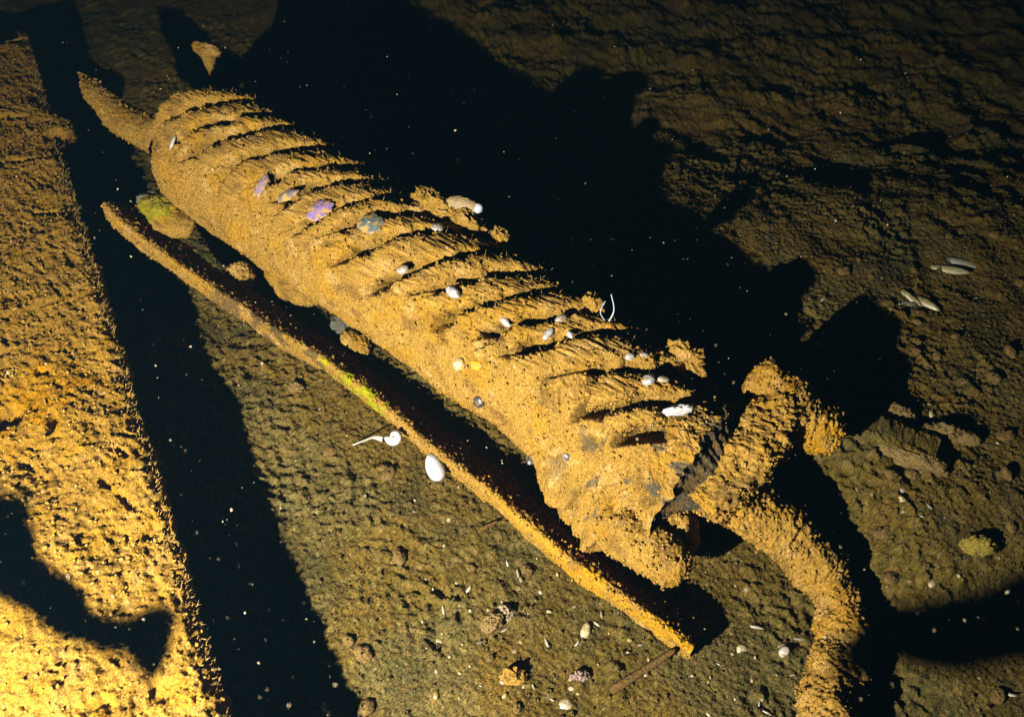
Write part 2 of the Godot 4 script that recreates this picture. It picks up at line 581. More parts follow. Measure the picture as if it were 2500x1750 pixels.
func _rail() -> void:
	# a low angle iron on edge: near face, rounded top, inner flange sloping down
	var top := [[250, 500, 0.20], [300, 548, 0.18], [370, 600, 0.145], [490, 686, 0.11], [577, 741, 0.09], [653, 795, 0.078], [762, 860, 0.066], [838, 915, 0.06], [893, 957, 0.06], [980, 1030, 0.06], [1067, 1105, 0.064], [1187, 1196, 0.066], [1296, 1289, 0.068], [1416, 1386, 0.07], [1557, 1484, 0.072], [1640, 1545, 0.068], [1690, 1588, 0.05]]
	var pts := []
	for p in top:
		pts.append(at(p[0], p[1], p[2]))
	var mid: Vector3 = pts[8]
	var root := thing("angle_rail", "low curved rusted rail with yellow growth on its near end, below the drum", "rail", Vector3(mid.x, 0, mid.z))
	var nu := 560
	var nv := 64
	var path := smooth_path(pts, nu)
	var fr := frame_of(path)
	var pos := PackedVector3Array()
	var cols := PackedColorArray()
	for i in nu:
		var t := i / (nu - 1.0)
		var c := path[i]
		var inn: Vector3 = fr[i][0]
		inn.y = 0
		inn = inn.normalized()
		if inn.z > 0:
			inn = -inn
		for j in nv:
			var p: Vector3
			var n: Vector3
			var q := j / (nv - 1.0)
			if q < 0.42:                                    # near face from the ground up
				var f := q / 0.42
				var tall := lerpf(0.04, c.y + 0.02, smoothstep(0.25, 0.4, t))
				p = c - inn * (0.004 - 0.016 * (1.0 - f) * smoothstep(0.25, 0.4, t)) - Vector3(0, tall * (1.0 - f) + 0.002, 0)
				n = -inn
			elif q < 0.56:                                  # the top edge
				var f := (q - 0.42) / 0.14
				p = c + inn * (-0.004 + 0.013 * f) + Vector3(0, 0.003 * sin(PI * f), 0)
				n = Vector3.UP
			else:                                           # the flange, falling away from the lamp
				var f := (q - 0.56) / 0.44
				p = c + inn * (0.009 + 0.062 * f) - Vector3(0, 0.049 * f, 0)
				n = (Vector3.UP + inn * 0.9).normalized()
			var rough := 1.0 if q < 0.56 else 1.5
			p += n * (silt(p) * rough * 0.8 + (0.004 * nf.get_noise_3dv(p * 120.0) if q > 0.56 and q < 0.85 else 0.0))
			pos.append(p - org)
			var col := crust(p)
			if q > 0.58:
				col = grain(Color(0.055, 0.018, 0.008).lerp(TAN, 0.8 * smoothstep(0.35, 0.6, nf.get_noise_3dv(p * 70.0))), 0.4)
			else:
				var bare := smoothstep(0.18, 0.22, t) * smoothstep(0.43, 0.40, t) * smoothstep(-0.15, 0.1, nz.get_noise_3dv(p * 15.0))
				col = col.lerp(grain(Color(0.0372, 0.0285, 0.0198), 0.3), bare * 0.75)
				var green := smoothstep(0.40, 0.42, t) * smoothstep(0.54, 0.52, t) * smoothstep(-0.15, 0.1, nz.get_noise_3dv(p * 22.0 + Vector3(2, 2, 2)) + 0.12)
				col = col.lerp(grain(Color(0.150, 0.165, 0.005), 0.3), green)
				var gold := smoothstep(0.62, 0.95, t) * smoothstep(-0.2, 0.2, nz.get_noise_3dv(p * 12.0))
				col = col.lerp(grain(Color(0.215, 0.122, 0.006), 0.3), gold * 0.9)
			cols.append(col)
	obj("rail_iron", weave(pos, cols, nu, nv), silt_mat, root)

func _hose() -> void:
	var root := thing("elbow_hose", "encrusted hose curving down from a yellow-topped T handle at the drum's near end", "hose", at(1760, 1230, 0.0))
	var col := func(p: Vector3) -> Color:
		var c := crust(p)
		return c
	var cap := func(p: Vector3) -> Color:
		var c := crust(p)
		return c.lerp(grain(Color(0.1736, 0.0961, 0.0031), 0.25), 0.9 * smoothstep(-0.12, 0.15, nz.get_noise_3dv(p * 13.0) + 0.12 - 3.0 * maxf(0.0, p.distance_to(at(1930, 1010, 0.225)) - 0.065)))
	obj("handle_bar", tube([at(1835, 918, 0.215), at(1872, 945, 0.215), at(1930, 998, 0.205), at(1985, 1033, 0.19), at(2048, 1064, 0.175)], func(t): return (0.047 - 0.005 * t) * sqrt(maxf(0.0, 1.0 - pow(absf(t * 2.0 - 1.0), 8.0))) + 0.0005, cap, 110, 70, 1.6, 1.0, 0.008), silt_mat, root)
	obj("stem", tube([at(1915, 990, 0.20), at(1870, 1048, 0.195), at(1810, 1112, 0.185), at(1750, 1170, 0.165), at(1700, 1225, 0.14)], func(t): return 0.050 + 0.006 * sin(t * 3.0), col, 120, 80, 1.6, 1.0, 0.010), silt_mat, root)
	obj("hose_run", tube([at(1630, 1215, 0.10), at(1690, 1195, 0.125), at(1780, 1222, 0.125), at(1890, 1285, 0.10), at(1985, 1365, 0.07), at(2045, 1465, 0.045), at(2055, 1580, 0.035), at(2025, 1690, 0.035), at(2010, 1790, 0.04), at(1990, 1900, 0.04), at(1960, 2050, 0.03)], func(t): return 0.046 - 0.013 * t + 0.0008 * sin(t * 260.0) + 0.007 * nz.get_noise_1d(t * 9.0), col, 320, 72, 1.6, 1.0, 0.011), silt_mat, root)

func _outside() -> void:
	# what throws the two soft shadows in from beyond the frame
	var px := [[-700, 1100], [0, 1215], [60, 1222], [88, 1300], [95, 1350], [135, 1400], [205, 1440], [222, 1500], [245, 1528], [300, 1530], [345, 1502], [395, 1488], [424, 1505], [418, 1580], [405, 1630], [370, 1645], [325, 1605], [285, 1590], [250, 1575], [180, 1545], [110, 1500], [60, 1480], [0, 1440], [-300, 1440], [-700, 1480]]
	var poly := PackedVector3Array()
	for p in px:
		var f := 0.4 if p[0] < 250 else 0.5
		poly.append(LAMP_AT * f + at(p[0], p[1], DECK) * (1.0 - f))
	var base := Vector3(-0.92, DECK, 0.86)
	var root := thing("broken_bracket", "jagged steel bracket with a knobbed tip standing on the beam, beyond the lower left corner", "bracket", base)
	var flat := PackedVector2Array()
	for p in poly:
		flat.append(Vector2(p.x, p.z))
	var idx := Geometry2D.triangulate_polygon(flat)
	var st := SurfaceTool.new()
	st.begin(Mesh.PRIMITIVE_TRIANGLES)
	st.set_color(TAN)
	var thick := Vector3(0, 0.012, 0)
	for side in 2:
		for k in idx.size() / 3:
			var t := [idx[k * 3], idx[k * 3 + 1], idx[k * 3 + 2]]
			if side == 1:
				t.reverse()
			for v in t:
				st.add_vertex(poly[v] - org + thick * (0.5 - side))
	for k in poly.size():
		var a := poly[k] - org
		var b := poly[(k + 1) % poly.size()] - org
		for v in [a + thick * 0.5, b + thick * 0.5, a - thick * 0.5, b + thick * 0.5, b - thick * 0.5, a - thick * 0.5]:
			st.add_vertex(v)
	st.generate_normals()
	obj("plate", st.commit(), silt_mat, root)
	obj("post", tube([base - Vector3(0, 0.02, 0), base + Vector3(0, 0.1, 0), base + Vector3(0.01, 0.265, 0.0)], func(_t): return 0.03, crust, 30, 24, 1.0), silt_mat, root)
	root = thing("bent_pipe", "bent rusty pipe rising from the silt beyond the lower right corner", "pipe", Vector3(0.86, 0, 1.16))
	var pts := [Vector3(0.86, -0.03, 1.16), Vector3(0.80, 0.16, 1.10), Vector3(0.62, 0.33, 1.0)]
	for q in [[2720, 1505], [2500, 1522], [2300, 1540], [2225, 1535], [2130, 1515]]:
		pts.append(LAMP_AT * 0.64 + ground(q[0], q[1]) * 0.36)
	obj("bent_tube", tube(pts, func(t): return 0.0205 * sqrt(maxf(0.0, 1.0 - pow(t, 60.0))) + 0.0004, crust, 140, 30, 0.6), silt_mat, root)

func on_drum(px: float, py: float) -> Array:              # where the sight line of a pixel meets the drum: [point, normal]
	var h := 0.40
	while h > 0.0:
		var p := at(px, py, h)
		var s := clampf((p - drum_a).dot(drum_dir) / drum_a.distance_to(drum_b), 0.0, 1.0)
		var c := drum_a + (drum_b - drum_a) * s
		var n := p - c
		n -= drum_dir * n.dot(drum_dir)
		if n.length() < drum_radius(s) + 0.002:
			return [p, n.normalized()]
		h -= 0.001
	return [at(px, py, 0.1), Vector3.UP]

func lay(root: Node3D, p: Vector3, n: Vector3, deg: float) -> void:      # set a thing on a surface: its y along n, turned deg
	var x := (Vector3.RIGHT - n * n.x).normalized()
	root.transform = Transform3D(Basis(x, n, x.cross(n)), p) * Transform3D(Basis(Vector3.UP, deg_to_rad(deg)), Vector3.ZERO)

# a domed valve: long x, wide z, with growth rings; an open underside shows its thickness by the rim
func valve(lx: float, lz: float, ly: float, c: Color, apex := 0.0, nu := 14, nv := 28) -> ArrayMesh:
	var pos := PackedVector3Array()
	var cols := PackedColorArray()
	for i in nu:
		var f := i / (nu - 1.0)
		for j in nv:
			var a := TAU * j / nv
			var q := Vector3(cos(a) * lx * sin(f * PI * 0.5), ly * cos(f * PI * 0.5), sin(a) * lz * sin(f * PI * 0.5))
			q.x += apex * lx * (1.0 - f)
			q *= 1.0 + 0.03 * sin(f * 34.0) + 0.05 * nf.get_noise_2d(cos(a) * 2.0 + lx * 900.0, sin(a) * 2.0)
			pos.append(q - Vector3(0, 0.12 * ly, 0))
			var cc := c.lerp(Color(c.r * 0.6, c.g * 0.55, c.b * 0.5), 0.4 + 0.4 * sin(f * 17.0 + lx * 300.0))
			cc = cc.lerp(Color(0.10, 0.066, 0.024), 0.9 * smoothstep(-0.05, 0.45, nz.get_noise_3dv(q * 90.0 + Vector3(lx, ly, lz) * 9000.0)))
			cols.append(grain(cc, 0.2))
	return weave(pos, cols, nu, nv, true)

func shell(label: String, p: Vector3, n: Vector3, deg: float, lx: float, lz: float, ly: float, c: Color, called := "limpet_shell", category := "shell", group := "", apex := 0.2) -> void:
	var o := obj(called, valve(lx, lz, ly, c, apex), shell_mat, self)
	tag(o, label, category, group)
	lay(o, p, n, deg)

func _growths() -> void:
	var white := Color(0.18, 0.185, 0.21)
	var pale := Color(0.14, 0.13, 0.11)
	var d: Array
	var on := "shells and eggs on the drum"
	for e in [
		["large white oval egg case near the middle of the drum", 1108, 715, -40.0, 0.0155, 0.0095, 0.010, white],
		["pale rounded limpet on a rope fold, left of the large white oval", 985, 660, 10.0, 0.012, 0.009, 0.007, pale],
		["pale slanted oval shell on the fold right of the large white oval", 1235, 787, -50.0, 0.013, 0.006, 0.006, white],
		["narrow white shell slanting down right, on the fold below the worm tube", 1340, 817, 50.0, 0.013, 0.006, 0.006, white],
		["tiny white shell beside the narrow slanting shell, under a dark fold", 1392, 820, -60.0, 0.008, 0.005, 0.005, white],
		["dull white shell at the drum's upper edge, nearest the worm tube", 1370, 782, 30.0, 0.012, 0.007, 0.007, pale],
		["left one of the twin white beads in a dark groove of the rope", 1537, 874, 20.0, 0.009, 0.007, 0.007, white],
		["right one of the twin white beads in a dark groove of the rope", 1570, 872, 0.0, 0.009, 0.006, 0.006, white],
		["round white egg above a dark groove near the drum's near end", 1583, 931, 30.0, 0.012, 0.009, 0.009, white],
		["faint grey shell just right of the round white egg", 1618, 930, 0.0, 0.010, 0.006, 0.005, pale],
		["small white shell beside the tan pod at the drum's upper edge", 1200, 561, 0.0, 0.008, 0.006, 0.006, white],
		["dull round shell below the tan pod on the drum", 1068, 560, 0.0, 0.012, 0.011, 0.008, pale],
		["thin pale sliver of shell on the drum's far shoulder", 425, 350, 62.0, 0.017, 0.005, 0.004, pale]]:
		d = on_drum(e[1], e[2])
		shell(e[0], d[0] + d[1] * 0.0045, d[1], e[3], e[4], e[5], e[6], e[7], "shell", "shell", on, 0.0)
	var dark := Color(0.022, 0.024, 0.026)
	for e in [
		["blackish mussel at the drum's lower edge, topmost of the three", 1168, 982, 60.0], ["blackish mussel under the drum, the lower left of a close pair", 1300, 1116, 70.0],
		["blackish mussel on the drum flank, the upper right of a close pair", 1376, 1112, 20.0]]:
		d = on_drum(e[1], e[2])
		shell(e[0], d[0], d[1], e[3], 0.016, 0.011, 0.008, dark, "mussel", "mussel", "dark mussels on the drum's lower flank")
	# crusts of coloured sponge
	for e in [
		["bright violet sponge patch on the drum, largest of the violet patches", 782, 514, 20.0, 0.030, 0.020, Color(0.085, 0.055, 0.125)],
		["small mauve sponge patch up left of the bright violet one", 640, 455, 60.0, 0.025, 0.012, Color(0.085, 0.058, 0.085)],
		["grey violet sponge stain between the two violet patches", 703, 479, 15.0, 0.024, 0.011, Color(0.050, 0.043, 0.062)],
		["round dark slate sponge patch on the drum, right of the violet patches", 905, 548, 0.0, 0.026, 0.023, Color(0.035, 0.05, 0.05)],
		["small orange sponge dot on the drum's middle flank", 1165, 890, 0.0, 0.012, 0.009, Color(0.24, 0.12, 0.005)],
		["chalky white crust spot on the drum beside the orange dot", 1122, 888, 0.0, 0.013, 0.012, Color(0.17, 0.14, 0.10)]]:
		d = on_drum(e[1], e[2])
		var o := obj("sponge_patch", patch(e[4], e[5], 0.0055, e[6]), sponge_mat, self)
		tag(o, e[0], "sponge", "sponge crusts on the drum")
		lay(o, d[0] + d[1] * 0.005, d[1], e[3])
	# lumps along the drum's upper edge
	d = [at(1128, 512, 0.318), Vector3(0, 1, 0)]
	var root := thing("sea_squirt", "tan pod with a white tip lying on the ragged shelf at the drum's upper edge", "sea squirt", d[0])
	obj("pod", blob(org + d[1] * 0.012, axes(Vector3(0.9, 0.1, 0.35), 0.034, 0.017, 0.016), plain(Color(0.12, 0.088, 0.045), 0.4), 26, 26, 0.5), sponge_mat, root)
	obj("siphon", blob(org + d[1] * 0.010 + Vector3(0.9, 0.1, 0.35).normalized() * 0.034, axes(Vector3(0.9, 0.1, 0.35), 0.010, 0.010, 0.010), plain(white), 14, 16, 0.3), shell_mat, root)
	for e in [["rounded tan sponge lump on the drum's upper edge close to its near end", 1672, 898, 0.036, 0.027, 0.250], ["ragged tan tuft perched on the drum's edge left of the worm tube", 1450, 748, 0.015, 0.014, 0.315], ["small tan knob at the tip of the ragged shelf under the tan pod", 1215, 583, 0.018, 0.015, 0.292]]:
		d = [at(e[1], e[2], e[5]), Vector3(0, 1, 0)]
		var o := obj("sponge_lump", null, silt_mat, self)
		o.position = d[0]
		org = d[0]
		o.mesh = blob(org + d[1] * e[3] * 0.6, axes(drum_dir, e[3], e[4], e[4] * 0.75), crust, 44, 46, 2.2, 0.024)
		tag(o, e[0], "sponge")
	# the worm tube: two thin arms rising from one foot
	d = on_drum(1483, 790)
	root = thing("worm_tube", "thin white forked worm tube standing up in the dark above the drum", "worm tube", d[0])
	var foot: Vector3 = d[0]
	var tip1 := at(1492, 718, foot.y + 0.055)
	var tip2 := at(1478, 735, foot.y + 0.045)
	obj("arm", tube([foot, foot.lerp(tip1, 0.45) + Vector3(0.008, 0, 0), tip1], func(t): return 0.0013 - 0.0005 * t, plain(Color(0.15, 0.18, 0.185)), 24, 8, 0.15), shell_mat, root)
	obj("arm", tube([foot, foot.lerp(tip2, 0.5) + Vector3(-0.010, 0, 0), tip2], func(t): return 0.0011 - 0.0005 * t, plain(Color(0.15, 0.18, 0.185)), 24, 8, 0.15), shell_mat, root)
	# white flake
	d = on_drum(1655, 1006)
	root = thing("shell_flake", "jagged bright white flake stuck beside a black hole at the drum's near end", "shell flake", d[0])
	obj("flake", blob(org + d[1] * 0.006, axes(Vector3(1, 0.1, -0.1), 0.022, 0.010, 0.006, d[1]), plain(Color(0.20, 0.20, 0.205), 0.3), 16, 18, 1.6, 0.006), shell_mat, root)
	# rail dwellers
	root = thing("whelk", "large round white shell on the rail's near face", "sea snail", at(1064, 1146, 0.045))
	var o2 := obj("whorl", dome(0.0265, 0.0175, 0.016, Color(0.17, 0.172, 0.178)), shell_mat, root)
	lay(o2, Vector3.ZERO, Vector3(-0.3, 0.7, 0.6).normalized(), -65)
	var o3 := obj("eye_spot", dome(0.006, 0.005, 0.0035, Color(0.13, 0.12, 0.11)), shell_mat, root)
	lay(o3, Vector3(-0.008, 0.0145, -0.003), Vector3(-0.2, 0.8, 0.4).normalized(), 0)
	root = thing("top_snail", "white coiled snail with brown centre on the rail, left of the large shell", "sea snail", at(966, 1066, 0.05))
	var o4 := obj("whorl", snail(0.0195), shell_mat, root)
	lay(o4, Vector3.ZERO, Vector3(-0.2, 0.8, 0.5).normalized(), -30)
	root = thing("feather_tube", "slender white worm tube drooping from the rail beside the coiled snail", "worm tube", at(935, 1072, 0.05))
	obj("stalk", tube([at(862, 1086, 0.012), at(888, 1076, 0.028), at(912, 1068, 0.042), at(936, 1072, 0.045)], func(t): return 0.0014 + 0.0042 * smoothstep(0.6, 0.95, t), plain(Color(0.20, 0.19, 0.16)), 34, 10, 0.2), shell_mat, root)
	# lumps between rail and drum
	for e in [
		["green yellow sponge lump with a grey crown between rail and drum at the upper left", 405, 522, 0.135, 0.088, 0.036, 0.05, "sponge", 1],
		["round silt-covered ball under the drum, resting against the rail's dark side", 587, 668, 0.055, 0.030, 0.029, 0.029, "ball", 0],
		["long silted lump under the drum, right of the round ball", 712, 700, 0.035, 0.075, 0.034, 0.030, "rubble", 0],
		["flat silted clod in the dark gap below the drum's middle", 872, 838, 0.025, 0.036, 0.020, 0.018, "rubble", 0],
		["dim grey clod behind the flat clod, against the drum", 840, 795, 0.02, 0.03, 0.02, 0.02, "rubble", 2]]:
		var p := at(e[1], e[2], e[3])
		var kind: int = e[8]
		var o := obj("silted_lump" if kind != 1 else "sponge_mound", null, silt_mat, self)
		o.position = Vector3(p.x, 0, p.z)
		org = o.position
		var tint := func(q: Vector3) -> Color:
			var c := crust(q)
			if kind == 1:
				var f := (q - p).dot(drum_dir) / 0.085
				c = c.lerp(grain(Color(0.12, 0.125, 0.008), 0.3), 0.85 * smoothstep(-0.1, 0.25, nz.get_noise_3dv(q * 14.0) + 0.35 - absf(f)))
				c = c.lerp(grain(Color(0.11, 0.12, 0.12), 0.2), smoothstep(-0.45, -0.65, f))
			if kind == 2:
				c = grain(Color(0.05, 0.055, 0.05), 0.3)
			return c
		o.mesh = blob(p, axes(drum_dir, e[4], e[5], e[6]), tint, 50, 60, 1.3, 0.012)
		tag(o, e[0], e[7])
	var pp := at(500, 120, 0.26)
	root = thing("crusted_stub", "small crusted stub catching the light in the dark beyond the drum's far end", "stub", Vector3(pp.x, 0, pp.z))
	obj("cap", blob(pp, axes(Vector3(1, -0.1, 0.35), 0.037, 0.014, 0.014), crust, 30, 36, 1.5, 0.012), silt_mat, root)
	obj("post", tube([Vector3(pp.x, -0.02, pp.z), Vector3(pp.x + 0.01, 0.12, pp.z), pp], func(_t): return 0.016, crust, 20, 20, 1.0), silt_mat, root)

func patch(lx: float, lz: float, ly: float, c: Color) -> ArrayMesh:      # a low irregular cushion
	var pos := PackedVector3Array()
	var cols := PackedColorArray()
	for i in 16:
		var f := i / 15.0
		for j in 36:
			var a := TAU * j / 36.0
			var w := 1.0 + 0.28 * nz.get_noise_2d(cos(a) * 1.2 + lx * 700.0, sin(a) * 1.2)
			var q := Vector3(cos(a) * lx * f * w, ly * sqrt(1.0 - f * f) - 0.003 * f, sin(a) * lz * f * w)
			q.y += 0.0007 * nf.get_noise_3dv(q * 260.0)
			pos.append(q)
			cols.append(grain(c.lerp(TAN, smoothstep(0.1, 0.5, nz.get_noise_2d(q.x * 60.0, q.z * 60.0 + lx * 500.0) + 0.45 * f * f)), 0.5))
	return weave(pos, cols, 16, 36, true)

func dome(lx: float, lz: float, ly: float, c: Color) -> ArrayMesh:
	var pos := PackedVector3Array()
	var cols := PackedColorArray()
	for i in 18:
		var f := i / 17.0
		for j in 32:
			var a := TAU * j / 32.0
			var q := Vector3(cos(a) * lx * sin(f * PI * 0.6) * (1.0 - 0.16 * cos(a)), ly * cos(f * PI * 0.6), sin(a) * lz * sin(f * PI * 0.6))
			q *= 1.0 + 0.02 * nf.get_noise_3dv(q * 160.0)
			pos.append(q)
			cols.append(grain(c, 0.12))
	return weave(pos, cols, 18, 32, true)

func snail(size: float) -> ArrayMesh:                     # a low spiral: a growing tube wound two and a half times
	var nu := 90
	var nv := 16
	var pos := PackedVector3Array()
	var cols := PackedColorArray()
	for i in nu:
		var t := i / (nu - 1.0)
		var a := t * TAU * 2.4
		var g := size * pow(2.4, (t - 1.0) * 2.4)
		var c := Vector3(cos(a) * g * 0.62, size * 0.55 * (1.0 - t) + g * 0.25, sin(a) * g * 0.62)
		var out := Vector3(cos(a), 0, sin(a))
		for j in nv:
			var b := TAU * j / nv
			var q := c + (out * cos(b) + Vector3.UP * sin(b)) * g * 0.46
			pos.append(q)
			cols.append(grain(Color(0.18, 0.18, 0.18).lerp(Color(0.12, 0.075, 0.04), smoothstep(0.45, 0.1, t)), 0.15))
	return weave(pos, cols, nu, nv, true)

func ground(px: float, py: float) -> Vector3:             # the point of the seabed behind a pixel
	var p := at(px, py, 0.0)
	for k in 4:
		p = at(px, py, seabed_height(p.x, p.z))
	return p

func zone(px: float, py: float) -> String:
	if px > 2060:
		return "above the soft shadow at the right" if py < 1480 else "below the soft shadow at the right"
	if px > 1700:
		return "between the rail's end and the hose"
	if py > 1640:
		return "along the bottom edge"
	if px < 1150:
		return "between the beam's shadow and the rail"
	return "below the rail's lower half"

func _bed_things() -> void:
	# stones and clods one can tell apart: label, pixel, half sizes along / across / up, turn, colour
	var stone := Color(0.082, 0.062, 0.028)
	for e in [
		["flat oval grey stone right of the handle, largest stone on the dim silt", 2055, 928, 0.062, 0.034, 0.020, -32.0, Color(0.062, 0.056, 0.030)],
		["small tan cobble touching the handle's far side, left of the white shell", 1950, 944, 0.022, 0.014, 0.012, -50.0, Color(0.13, 0.085, 0.03)],
		["smooth round orange tan cobble near the bottom edge, left of the leaning stick", 1255, 1654, 0.023, 0.017, 0.014, 10.0, Color(0.13, 0.082, 0.020)],
		["rounded yellowish cobble on the silt inside the hose's shadow curve", 2388, 1335, 0.026, 0.020, 0.013, 0.0, Color(0.11, 0.095, 0.022)],
		["small round clod beside the long black shadow, under the rail's bare stretch", 722, 950, 0.020, 0.015, 0.010, 0.0, stone],
		["tilted tan pebble up left from the round orange cobble", 1200, 1520, 0.016, 0.012, 0.009, 30.0, stone],
		["pale lilac pebble beside the foot of the leaning stick", 1412, 1655, 0.013, 0.010, 0.008, 0.0, Color(0.11, 0.085, 0.085)],
		["whitish pebble alone on the silt left of the rail's lower half", 1236, 1500, 0.012, 0.010, 0.008, 0.0, Color(0.15, 0.13, 0.10)],
		["long low silted clod by the dark ledge at the right edge", 2310, 1065, 0.055, 0.020, 0.016, -12.0, stone],
		["broad clod of silt right of the half-buried plank", 2230, 1130, 0.060, 0.026, 0.016, -30.0, stone],
		["humped clod above the plank, near the right edge", 2180, 1010, 0.04, 0.022, 0.016, -20.0, stone],
		["tan clod at the far side of the hose bend", 2100, 1015, 0.035, 0.018, 0.012, -35.0, stone]]:
		var p := ground(e[1], e[2])
		var o := obj("stone", null, silt_mat, self)
		o.position = p
		org = p
		var c: Color = e[7]
		o.mesh = blob(p + Vector3(0, e[5] * 0.2, 0), axes(Vector3(1, 0, 0).rotated(Vector3.UP, deg_to_rad(e[6])), e[3], e[4], e[5]), plain(c, 0.5), 40, 50, 1.4, 0.010)
		tag(o, e[0], "stone")
	# shells on the dim silt at the right
	var grey := Color(0.11, 0.125, 0.115)
	for e in [
		["bright white shell standing on edge just beyond the handle", 1985, 955, -60.0, 0.027, 0.016, 0.012, Color(0.220, 0.209, 0.182)],
		["long pale razor shell slanting up right, upper of a crossed pair", 2172, 832, 25.0, 0.027, 0.0065, 0.006, grey],
		["long pale razor shell slanting down right, lower of a crossed pair", 2180, 858, -35.0, 0.026, 0.006, 0.006, grey],
		["narrow pale shell left of the crossed razor shells", 2112, 833, 10.0, 0.022, 0.007, 0.006, grey],
		["curved olive mussel valve, left of a pair by the big shadow's edge", 2232, 735, -50.0, 0.034, 0.010, 0.010, Color(0.12, 0.115, 0.045)],
		["curved olive mussel valve, right of a pair by the big shadow's edge", 2258, 738, -52.0, 0.034, 0.010, 0.010, Color(0.12, 0.115, 0.045)],
		["pale valve lying flat left of the olive mussel pair", 2212, 745, 0.0, 0.022, 0.010, 0.006, grey],
		["upper of two dim curved shells on the silt at the far right", 2347, 641, -20.0, 0.036, 0.011, 0.009, grey],
		["lower of two dim curved shells on the silt at the far right", 2318, 657, -25.0, 0.038, 0.011, 0.009, Color(0.13, 0.13, 0.07)],
		["tiny glinting shell right of the hose's bend shadow", 2200, 1194, -20.0, 0.009, 0.006, 0.005, Color(0.182, 0.154, 0.165)],
		["white broken shell right of the hose near the lower edge", 1915, 1590, 40.0, 0.010, 0.007, 0.005, Color(0.187, 0.176, 0.154)],
		["cream broken shell left of the hose near the rail's end", 1812, 1585, 20.0, 0.010, 0.008, 0.005, Color(0.187, 0.165, 0.094)],
		["white shell with dark hollow above the bottom edge, below the orange cobble", 1375, 1720, 10.0, 0.016, 0.010, 0.008, Color(0.176, 0.160, 0.110)],
		["upright cream shell left of the rail's yellow end", 1430, 1540, 70.0, 0.014, 0.008, 0.006, Color(0.187, 0.171, 0.099)]]:
		shell(e[0], ground(e[1], e[2]) - Vector3(0, 0.0015, 0), Vector3(rng.randf_range(-0.35, 0.2), 1, rng.randf_range(-0.2, 0.4)).normalized(), e[3], e[4], e[5], e[6], e[7], "seabed_shell", "shell", "", 0.0)
	# sticks
	var bark := func(q: Vector3) -> Color: return grain(Color(0.050, 0.034, 0.014).lerp(UMBER, 0.5 + nz.get_noise_3dv(q * 20.0)), 0.4)
	for e in [
		["bark-brown stick leaning from the silt up to the rail's yellow end", [[1490, 1688, 0.0], [1550, 1650, 0.012], [1600, 1618, 0.025], [1650, 1585, 0.038]], 0.0065],
		["long pale stick propped over its own shadow at the right edge", [[2280, 965, 0.01], [2350, 1000, 0.02], [2420, 1013, 0.028], [2478, 1012, 0.03]], 0.006],
		["thin dark root curling over the silt right of the hose", [[2150, 1360, 0.004], [2190, 1390, 0.008], [2200, 1420, 0.006], [2255, 1460, 0.003]], 0.003],
		["short twig standing up from the silt right of the plank", [[2304, 1090, -0.005], [2306, 1060, 0.02], [2312, 1035, 0.045]], 0.004],
		["thin stem of weed lying above the crossed razor shells", [[2085, 830, 0.0], [2095, 790, 0.03], [2100, 760, 0.05], [2112, 735, 0.06]], 0.003],
		["short brown twig by the rail below the bare stretch", [[1160, 1305, 0.0], [1180, 1290, 0.008], [1215, 1272, 0.012]], 0.0045]]:
		var pts := []
		for q in e[1]:
			pts.append(ground(q[0], q[1]) * 0.0 + at(q[0], q[1], q[2] + 0.004))
		var o := obj("stick", null, silt_mat, self)
		o.position = pts[0]
		org = pts[0]
		var rad: float = e[2]
		o.mesh = tube(pts, func(t): return rad * (1.0 - 0.4 * t) * sqrt(maxf(0.0, 1.0 - pow(absf(2.0 * t - 1.0), 14.0))) + 0.0002, bark, 50, 14, 0.5)
		tag(o, e[0], "stick")
	# a half-buried plank
	var pa := ground(1990, 1000)
	var pb := ground(2275, 1115)
	var pl := thing("buried_plank", "half-buried silted plank running away right from the handle", "plank", pa)
	var pos := PackedVector3Array()
	var cols := PackedColorArray()
	var al := (pb - pa).normalized()
	var cr := al.cross(Vector3.UP).normalized()
	for i in 110:
		for j in 44:
			var a := TAU * j / 44.0
			var w := Vector2(signf(cos(a)) * pow(absf(cos(a)), 0.45) * 0.030, signf(sin(a)) * pow(absf(sin(a)), 0.45) * 0.016)
			var q := pa + al * (pa.distance_to(pb) * i / 109.0) + cr * w.x + Vector3(0, 0.010 + w.y, 0)
			q += (cr * signf(w.x) * 0.4 + Vector3.UP) * (silt(q) + 0.002 * nr.get_noise_2d(w.x * 90.0, i * 0.03))
			pos.append(q - org)
			cols.append(mud(q))
	obj("board", weave(pos, cols, 110, 44, true), silt_mat, pl)
	# shell grit and pebbles: one of each kind, then copies
	var light := Color(0.17, 0.14, 0.08)
	var bits := [valve(0.0062, 0.0042, 0.003, light, 0.2, 7, 14), valve(0.0050, 0.0036, 0.0035, Color(0.13, 0.10, 0.035), 0.0, 7, 14), valve(0.0085, 0.0024, 0.0022, Color(0.14, 0.14, 0.11), 0.0, 7, 14)]
	var first: Array = [null, null, null]
	var names := ["small rounded pale shell fragment", "small yellowish shell fragment", "small splinter of grey shell"]
	for k in 150:
		var px: float
		var py: float
		if k < 95:
			px = rng.randf_range(1000, 2050); py = rng.randf_range(1330, 1745)
		else:
			px = rng.randf_range(1950, 2490); py = rng.randf_range(640, 1700)
		if py < 1010 + (px - 800.0) * 0.78 and px < 1720 and py < 1600 and px > 1000 and py < 930 + (px - 800.0) * 0.80:
			continue
		var p := ground(px, py)
		var kind := rng.randi_range(0, 2)
		var o: MeshInstance3D
		if first[kind] == null:
			o = obj("shell_fragment", bits[kind], shell_mat, self)
			first[kind] = o
		else:
			o = first[kind].duplicate()
			o.name = numbered("shell_fragment")
			add_child(o)
		tag(o, names[kind] + " " + zone(px, py), "shell fragment", ["rounded shell fragments", "yellowish shell fragments", "grey shell splinters"][kind])
